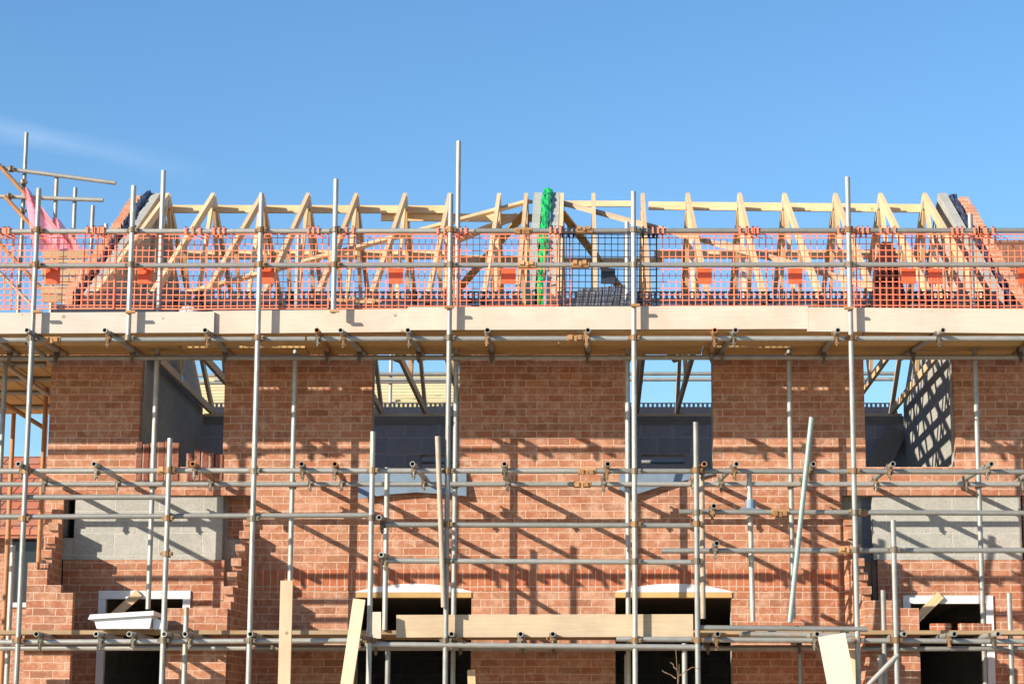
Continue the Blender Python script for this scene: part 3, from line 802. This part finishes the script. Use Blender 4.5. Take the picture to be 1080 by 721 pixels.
a, b = stand(899, 672, YF + .25); plank('timber_post', a, b, .10, .06, 'pine', 'short brown timber post behind the leaning cream sheet', 'timber')
a, b = stand(818 / 3.43 + 260 + .5, 705, YF + .5); plank('timber_post', P(498, 735, YF + .4), P(497, 706, YF + .4), .075, .045, 'pine', 'short timber stub at the right edge of the left dark window', 'timber')
# plank leaning inside the right-hand upper opening
plank('leaning_plank', P(923, 500, YR - .6), P(946, 452, YR - .33), .28, .03, 'grey_board', 'grey plank leaning on the back wall inside the right upper opening', 'plank')

# ------------------------------------------------------------------ brick guards (mesh panels hooked on the top rail)
def guard(pxc, mat, label, dy, wid=1.2, tilt=0.0, hooks=(.12, .2, .28)):
    q = P(pxc, 247, YLd + .115 + dy); xc, y, zt2 = q.x, q.y, ZZ(247, q.y); zb2 = ZZ(325.5, q.y)
    root = empty('brick_guard', (xc, y, zb2)); tag(root, label, 'mesh panel', 'plastic mesh panels hooked on the guard rail')
    g = MB(); r = .0039; pitch = .0635
    n = int(wid / pitch); x0 = xc - n * pitch / 2
    for k in range(n + 1):
        w = r * (1.7 if k in (0, n) else 1); g.box((x0 + k * pitch - w, y - .0025, zb2), (x0 + k * pitch + w, y + .0025, zt2))
    z = zb2; rows = [0, .03, .085, .14]; h = zt2 - zb2
    zz_ = .205
    while zz_ < h - .03: rows.append(zz_); zz_ += pitch
    rows.append(h)
    for dz in rows:
        w = r * (1.6 if dz in (0, h) else 1); g.box((x0, y - .004, zb2 + dz - w), (x0 + n * pitch, y + .001, zb2 + dz + w))
    g.build('grid', M[mat], root)
    zp = ZZ(283, y)
    MB().box((xc - .07, y - .009, zp - .155), (xc + .07, y + .0065, zp)).build('plate', M['orange_plate' if mat == 'orange' else mat], root)
    for s in (-1, 1):
        for f in hooks:
            hk = MB()
            xx = xc + s * (wid / 2 - f * wid * .8)
            zr = zr1
            pts = [(y, zt2 - .03), (y, zr + .034), (YLd - .036, zr + .034), (YLd - .036, zr - .03)]
            for (ya, za), (yb2, zb3) in zip(pts, pts[1:]):
                hk.box((xx - .009, min(ya, yb2) - .004, min(za, zb3) - .004), (xx + .009, max(ya, yb2) + .004, max(za, zb3) + .004))
            hk.build('hook', M[mat], root)
    o = root; o.rotation_euler = (0, tilt, 0)
    return root
G = [(-50, 'orange', 'orange mesh panel hooked on the rail, cut off by the left edge of the photo'),
     (58, 'orange', 'orange mesh panel by the leftmost tall upright in front of the brown planks'),
     (154, 'orange', 'orange mesh panel in front of the left gable rake'),
     (283, 'orange', 'orange mesh panel right of the white crumpled bag'),
     (418, 'orange', 'orange mesh panel left of the tallest upright, over bare trusses'),
     (537, 'orange', 'orange mesh panel left of the green strip'),
     (641, 'black_plastic', 'black mesh panel between the orange ones, right of the green strip'),
     (743, 'orange', 'orange mesh panel directly right of the black mesh panel'),
     (838, 'orange', 'second orange mesh panel to the right of the black mesh panel'),
     (957, 'orange', 'orange mesh panel in front of the dark red tile pile'),
     (985.2, 'orange', 'orange mesh panel overlapping its neighbour in front of the right gable'),
     (1080, 'orange', 'orange mesh panel at the right edge of the photo')]
for k, (px, mt, lb) in enumerate(G):
    guard(px, mt, lb, .013 * (k % 3), 1.22 if mt == 'orange' else 1.0, U(-.011, .011), hooks=((.1, .15, .2) if k % 2 else (.06, .13, .2)))

# ------------------------------------------------------------------ things lying on the top platform / eaves
zp_ = zdeck + .038
st_ = empty('tile_stack', (XX(940, 330, 22.6), 22.6, zp_)); tag(st_, 'stepped pile of dark red roof tiles behind the orange mesh near the right gable', 'tile stack')
cx = XX(940, 300, 22.6); z = zp_; zt3 = ZZ(257, 22.6); n = 15; hh = (zt3 - zp_) / n
for k in range(n):
    f = k / (n - 1); w = .33 * (1 - f) ** .8 + .11; cxx = cx - .05 * f + U(-.012, .012)
    MB().box((cxx - w / 2, 22.5 + U(-.015, .01), z + .001), (cxx + w / 2, 22.75 + U(-.02, .02), z + hh - .003)).build('tile', M['tile_red'], st_)
    z += hh
gs = empty('tile_stack', (XX(634, 322, 22.5), 22.5, zp_)); tag(gs, 'row of grey tiles leaning on edge behind the black mesh panel', 'tile stack')
for k in range(15):
    px = 604 + k * 3.9; a = P(px, 322, 22.5); ht = ZZ(304 - k * .35 + 3 - (0 if k < 13 else -9), 22.5)
    a.z = zp_ + .001
    m_ = MB().beam(a, Vector((a.x + .07, 22.56, ht)), .03, .22, (0, 1, 0)); m_.build('tile', M['tray'], gs)
bag = MB(); c = P(199, 314, 22.55); rows = []
for i in range(9):
    th = math.pi * i / 8; ring = []
    for j in range(14):
        ph = 2 * math.pi * j / 14; rr = 1 + U(-.22, .22)
        ring.append(Vector((c.x + .12 * math.sin(th) * math.cos(ph) * rr, c.y + .09 * math.sin(th) * math.sin(ph) * rr, zp_ + .17 + .17 * math.cos(th) * (1 + U(-.1, .1)))))
    rows.append(ring)
for i in range(8):
    for j in range(14): bag.face([rows[i + 1][j], rows[i + 1][(j + 1) % 14], rows[i][(j + 1) % 14], rows[i][j]])
tag(bag.build('plastic_bag', M['bag']), 'crumpled white plastic bag on the top platform by the left gable', 'bag')
for k, (pa, pb) in enumerate(((345, 395), (368, 402))):
    a = P(pa, 318, 22.5 + k * .07); b = P(pb, 318, 22.55 + k * .07); a.z = ZZ(316 - k * 3, 22.5); b.z = ZZ(318 - k * 3, 22.5)
    tag(MB().beam(a, b, .05, .03).build('timber_offcut', M['pale_pine' if k else 'pine']), ('lower brown timber offcut' if k == 0 else 'upper pale timber offcut') + ' lying behind the mesh on the eaves left of centre', 'offcut')

# white PVC trough on the lowest platform
zl_ = zdl + .04
tr = empty('plastic_trough', (XX(132, 668, 22.15), 22.15, zl_)); tag(tr, 'white plastic trough with a rim on the lowest platform at left', 'trough')
xa, xb = XX(101, 660, 22.1), XX(162, 660, 22.1); zt4, zt5 = ZZ(650, 22.1), ZZ(646, 22.1)
w = MB()
bod = [(xa + .03, zl_ + .002), (xb - .02, zl_ + .002), (xb, zt5 - .03), (xa, zt4 - .03)]
w.prism([(p, 22.0, q) for p, q in bod], (0, .34, 0)); w.build('body', M['white'], tr)
rim = [(xa - .05, zt4 - .034), (xb + .02, zt5 - .03), (xb + .02, zt5 + .012), (xa - .03, zt4 + .012)]
MB().prism([(p, 21.965, q) for p, q in rim], (0, .4, 0)).build('rim', M['white'], tr)
tag(MB().prism([(xb + .003, 22.06, zl_ + .001), (xb + .11, 22.06, zl_ + .001), (xb + .11, 22.06, zl_ + .085), (xb + .003, 22.06, zl_ + .10)], (0, .2, 0)).build('pvc_offcut', M['white']), 'small white plastic offcut beside the right end of the trough', 'offcut')

for px, lb in ((992, 'loose red brick lying on the lowest platform left of the others by the right door'), (1022, 'loose red brick lying in the middle of three by the right door'), (1034, 'loose red brick lying nearest the right jamb of the right door')):
    x = XX(px, 668, 22.3); a_ = U(-.5, .5); zb_ = zdl + .042
    tag(MB().beam((x - .1 * math.cos(a_), 22.3 - .1 * math.sin(a_), zb_ + .033), (x + .1 * math.cos(a_), 22.3 + .1 * math.sin(a_), zb_ + .033), .1, .065).build('brick', M['soldier']), lb, 'brick', 'loose bricks on the lowest platform')

# ------------------------------------------------------------------ bare shrub in front of the right dark window
sh = MB()
def twig(a, b, r0, r1):
    a = Vector(a); b = Vector(b); n = 5; prev = a
    for k in range(1, n + 1):
        q = a + (b - a) * k / n + Vector((U(-.012, .012), U(-.012, .012), 0)); sh.tube(prev, q, r0 + (r1 - r0) * k / n, None, 6); prev = q
bx = P(714, 716, 21.3)
for qx, qy, ex, ey in ((714, 706, 707, 698), (713, 715, 698, 706), (716, 712, 730, 703), (730, 703, 739, 705)):
    twig(P(qx, qy, 21.3), P(ex, ey, 21.3), .006, .003)
for px, py in ((713, 682), (716, 700)):
    tp_ = P(px, py, 21.3); twig((XX(715, 720, 21.3) + U(-.04, .04), 21.3 + U(-.05, .05), ZG), tp_, .008, .003)
tag(sh.build('bare_shrub', M['twig']), 'thin bare stems of a dead weed in front of the right dark window', 'shrub')

# ------------------------------------------------------------------ neighbour's scaffold with pink netting, far left
ns = empty('neighbour_scaffold', (XX(60, 300, 30.5), 30.5, ZG)); tag(ns, 'second tube scaffold rising behind the left gable end under pink netting', 'scaffold')
YN = 31.2
def ntube(a, b, name, mat='galv', Y=YN, Yb=None):
    return MB().tube(P(a[0], a[1], Y), P(b[0], b[1], Yb or Y)).build(name, M[mat], ns)
for px, py in ((28, 140), (60, 185), (79.5, 198), (98, 217), (112, 236)):
    q = P(px, py, YN); MB().tube((q.x, YN, ZG + .01), q, .029).build('standard', M['galv'], ns)
for a, b in (((-30, 173), (122, 193)), ((-30, 206), (109, 211))):
    MB().tube(P(a[0], a[1], YN - .06), P(b[0], b[1], YN - .06), .03).build('guard_rail', M['galv'], ns)
for a, b in (((-30, 142), (78, 262)), ((5, 207), (66, 275)), ((-20, 235), (58, 320)), ((-20, 268), (34, 322))):
    MB().tube(P(a[0], a[1], YN - .12), P(b[0], b[1], YN - .12), .029).build('raking_rail', M['rusty' if a[1] < 240 else 'galv'], ns)
for k in range(6):
    z1_ = ZZ(265 + k * 9.2, YN - .3); z0_ = ZZ(265 + k * 9.2 + 7.8, YN - .3)
    MB().box((XX(44 + (k % 2) * 3, 290, YN - .3), YN - .32, z0_), (XX(92 - (k % 3) * 4, 290, YN - .3), YN - .28, z1_)).build('guard_board', M['deckold'], ns)
for px, py, (sx, sy) in ((11, 178, (0, 0)), (24, 192, (0, 0)), (9, 207, (0, 0)), (23, 222, (0, 0))):
    q = P(px, py, YN - .1); inst('coupler', CR[1], q, ns)
def net(pts, label):
    n = MB(); a, b, c, d = [P(px, py, YN - .2) for px, py in pts]; K = 10
    g_ = [[(a.lerp(b, i / K)).lerp(d.lerp(c, i / K), j / K) + Vector((0, .05 * math.sin(i * .7 + j * .5), 0)) for i in range(K + 1)] for j in range(K + 1)]
    for j in range(K):
        for i in range(K):
            q = [g_[j][i], g_[j][i + 1], g_[j + 1][i + 1], g_[j + 1][i]]; n.face(q, [(p.x, p.z) for p in q], True)
    tag(n.build('debris_netting', M['net']), label, 'netting', 'pink debris nets')
net([(24, 197), (30, 199), (76, 262), (36, 266)], 'large pink debris net hanging below the slanting rail at far left')
net([(57, 229), (62, 231), (87, 264), (58, 264)], 'small pink debris net hanging right of the large pink net')

# ------------------------------------------------------------------ far houses
def far_house(name, x0, x1, y0, y1, zeave, zridge, roofmat, label, wallmat='brick', rot=0., batten=False, win=()):
    cx, cy = (x0 + x1) / 2, (y0 + y1) / 2
    root = empty(name, (cx, cy, ZG)); tag(root, label, 'house')
    MB().prism([(x0, y0, ZG), (x0, y1, ZG), (x0, y1, zeave), (x0, cy, zridge - .15), (x0, y0, zeave)], (x1 - x0, 0, 0)).build('wall', M[wallmat], root)
    sl = (zridge - zeave) / (cy - y0); ov = .35
    r_ = MB().prism([(x0 - .2, y0 - ov, zeave - ov * sl), (x0 - .2, cy, zridge), (x0 - .2, y1 + ov, zeave - ov * sl), (x0 - .2, y1 + ov, zeave - ov * sl + .14), (x0 - .2, cy, zridge + .14), (x0 - .2, y0 - ov, zeave - ov * sl + .14)], (x1 - x0 + .4, 0, 0)).build('roof', M[roofmat], root)
    if batten:
        y = y0 - ov + .05
        while y < cy - .05:
            z = zeave + (y - y0) * sl + .16
            MB().box((x0 - .15, y, z - .015), (x1 + .15, y + .05, z + .02)).build('batten', M['pale_pine'], r_); y += .36
    for wx, wz in win:
        f = MB().box((wx, y0 - .04, wz), (wx + 1.2, y0 + .02, wz + 1.2)).build('window', M['white'], root)
        p_ = MB()
        for q in (0, 1): p_.box((wx + .07 + q * .55, y0 - .05, wz + .08), (wx + .58 + q * .55, y0 - .042, wz + 1.12))
        p_.build('pane', M['glass'], f)
    root.rotation_euler = (0, 0, rot)
    return root
Y = 44
far_house('felted_house', XX(215, 400, 46), XX(505, 400, 46), 44, 50, ZZ(432, 44), ZZ(404, 47) , 'felt', 'far house with yellow green roof felt and battens seen through the upper openings', rot=-.05, batten=True)
far_house('tiled_house', XX(-180, 500, 40), XX(120, 500, 40), 38, 46, ZZ(560, 38), ZZ(489, 42), 'red_tile', 'neighbouring house with an orange red tiled roof at the left edge', win=((XX(8, 600, 38), ZZ(640, 38)),))
far_house('brown_roofed_house', XX(1059, 290, 37), XX(1250, 290, 37), 34, 40, ZZ(330, 34), ZZ(262, 37), 'brown_tile', 'house with a brown tiled roof beyond the right gable')
# scaffold on the far felted house
fs = empty('far_scaffold', (XX(420, 400, 43), 43, ZG)); tag(fs, 'thin tube scaffold in front of the yellow green felted roof', 'scaffold')
for px, py in ((412, 396), (240, 396), (330, 392), (474, 392)):
    q = P(px, py, 42.8); MB().tube((q.x, 42.8, ZG), q + Vector((0, 0, 1.0)), .035).build('standard', M['galv'], fs)
for py in (396, 404): MB().tube(P(200, py, 42.75), P(520, py - 1.5, 42.75), .03).build('guard_rail', M['galv'], fs)
# scaffold behind the houses, seen through the rear window openings
rs = empty('rear_scaffold', (XX(560, 480, YR + 1), YR + 1, ZG)); tag(rs, 'rear scaffold platform glimpsed through the back window openings', 'scaffold')
zrs = ZZ(485, YR + 1.0)
MB().box((gl, YR + .55, zrs - .5), (xg, YR + 1.7, zrs - .46)).build('platform', M['grey_board'], rs)
MB().box((gl, YR + 1.4, zrs - .46), (xg, YR + 1.44, zrs + .35)).build('guard_board', M['black_plastic'], rs)
MB().tube((gl, YR + 1.1, ZZ(487, YR + 1.1)), (xg, YR + 1.1, ZZ(487, YR + 1.1)), .028).build('guard_rail', M['galv'], rs)
for py in (394.5, 400.5): MB().tube((gl, YR + 1.1, ZZ(py, YR + 1.1)), (xg, YR + 1.1, ZZ(py - .8, YR + 1.1)), .027).build('guard_rail', M['galv'], rs)
for px in (300, 560, 830):
    x = XX(px, 480, YR + 1.1); MB().tube((x, YR + 1.1 + .06, ZG), (x, YR + 1.16, ZZ(392, YR + 1.16))).build('standard', M['galv'], rs)

# ------------------------------------------------------------------ light and sky
SD = Vector((-1.28, -1, .64)).normalized()          # towards the sun
el = math.asin(SD.z); az = math.atan2(SD.x, SD.y)
sun_d = bpy.data.lights.new('sun', 'SUN'); sun = bpy.data.objects.new('sun', sun_d); col.objects.link(sun)
sun_d.energy = 4.6; sun_d.angle = rad(.53); sun_d.color = (1.0, .90, .76)
sun.rotation_euler = SD.to_track_quat('Z', 'Y').to_euler(); sun.location = SD * 60
w = bpy.data.worlds.new('World'); sc.world = w; w.use_nodes = True
n = w.node_tree; n.nodes.clear()
out = n.nodes.new('ShaderNodeOutputWorld'); bg = n.nodes.new('ShaderNodeBackground'); n.links.new(bg.outputs[0], out.inputs[0])
sky = n.nodes.new('ShaderNodeTexSky'); sky.sky_type = 'NISHITA'; sky.sun_disc = False
sky.sun_elevation = el; sky.sun_rotation = az; sky.altitude = 100; sky.air_density = 1.0; sky.dust_density = .2; sky.ozone_density = 3.0
hs = n.nodes.new('ShaderNodeHueSaturation'); hs.inputs['Saturation'].default_value = 1.17; hs.inputs['Value'].default_value = 1.04
n.links.new(sky.outputs[0], hs.inputs['Color'])
# a faint high cirrus streak, upper left
tc = n.nodes.new('ShaderNodeTexCoord')
def dirn(px, py): return (P(px, py, 10) - Vector((0, 0, CZ))).normalized()
d1, d2 = dirn(-60, 122), dirn(215, 184); nn = d1.cross(d2).normalized(); dm = dirn(40, 145); ax = (d2 - d1).normalized()
def dot(v):
    x = n.nodes.new('ShaderNodeVectorMath'); x.operation = 'DOT_PRODUCT'; n.links.new(tc.outputs['Generated'], x.inputs[0]); x.inputs[1].default_value = v; return x.outputs['Value']
mp = n.nodes.new('ShaderNodeMapping'); n.links.new(tc.outputs['Generated'], mp.inputs[0]); mp.inputs['Scale'].default_value = (14, 14, 60)
ns_ = noise(n, mp.outputs[0], 1.5, 4, .6)
dn = math_(n, 'ADD', math_(n, 'ABSOLUTE', dot(nn)), math_(n, 'MULTIPLY', math_(n, 'SUBTRACT', ns_, .5), .008))
band = math_(n, 'SUBTRACT', 1.0, math_(n, 'DIVIDE', dn, .0065), True)
al = math_(n, 'SUBTRACT', 1.0, math_(n, 'DIVIDE', math_(n, 'ABSOLUTE', math_(n, 'SUBTRACT', dot(ax), ax.dot(dm))), .075), True)
fac = math_(n, 'MULTIPLY', math_(n, 'MULTIPLY', band, al), .13)
skc = mixc(n, fac, hs.outputs[0], (6.5, 7.2, 8.2))
n.links.new(skc, bg.inputs['Color']); bg.inputs['Strength'].default_value = .1

sc.view_settings.view_transform = 'Standard'; sc.view_settings.look = 'None'; sc.view_settings.gamma = 1; sc.view_settings.use_curve_mapping = False
sc.view_settings.exposure = .9
sc.render.engine = 'CYCLES'
sc.cycles.max_bounces = 6
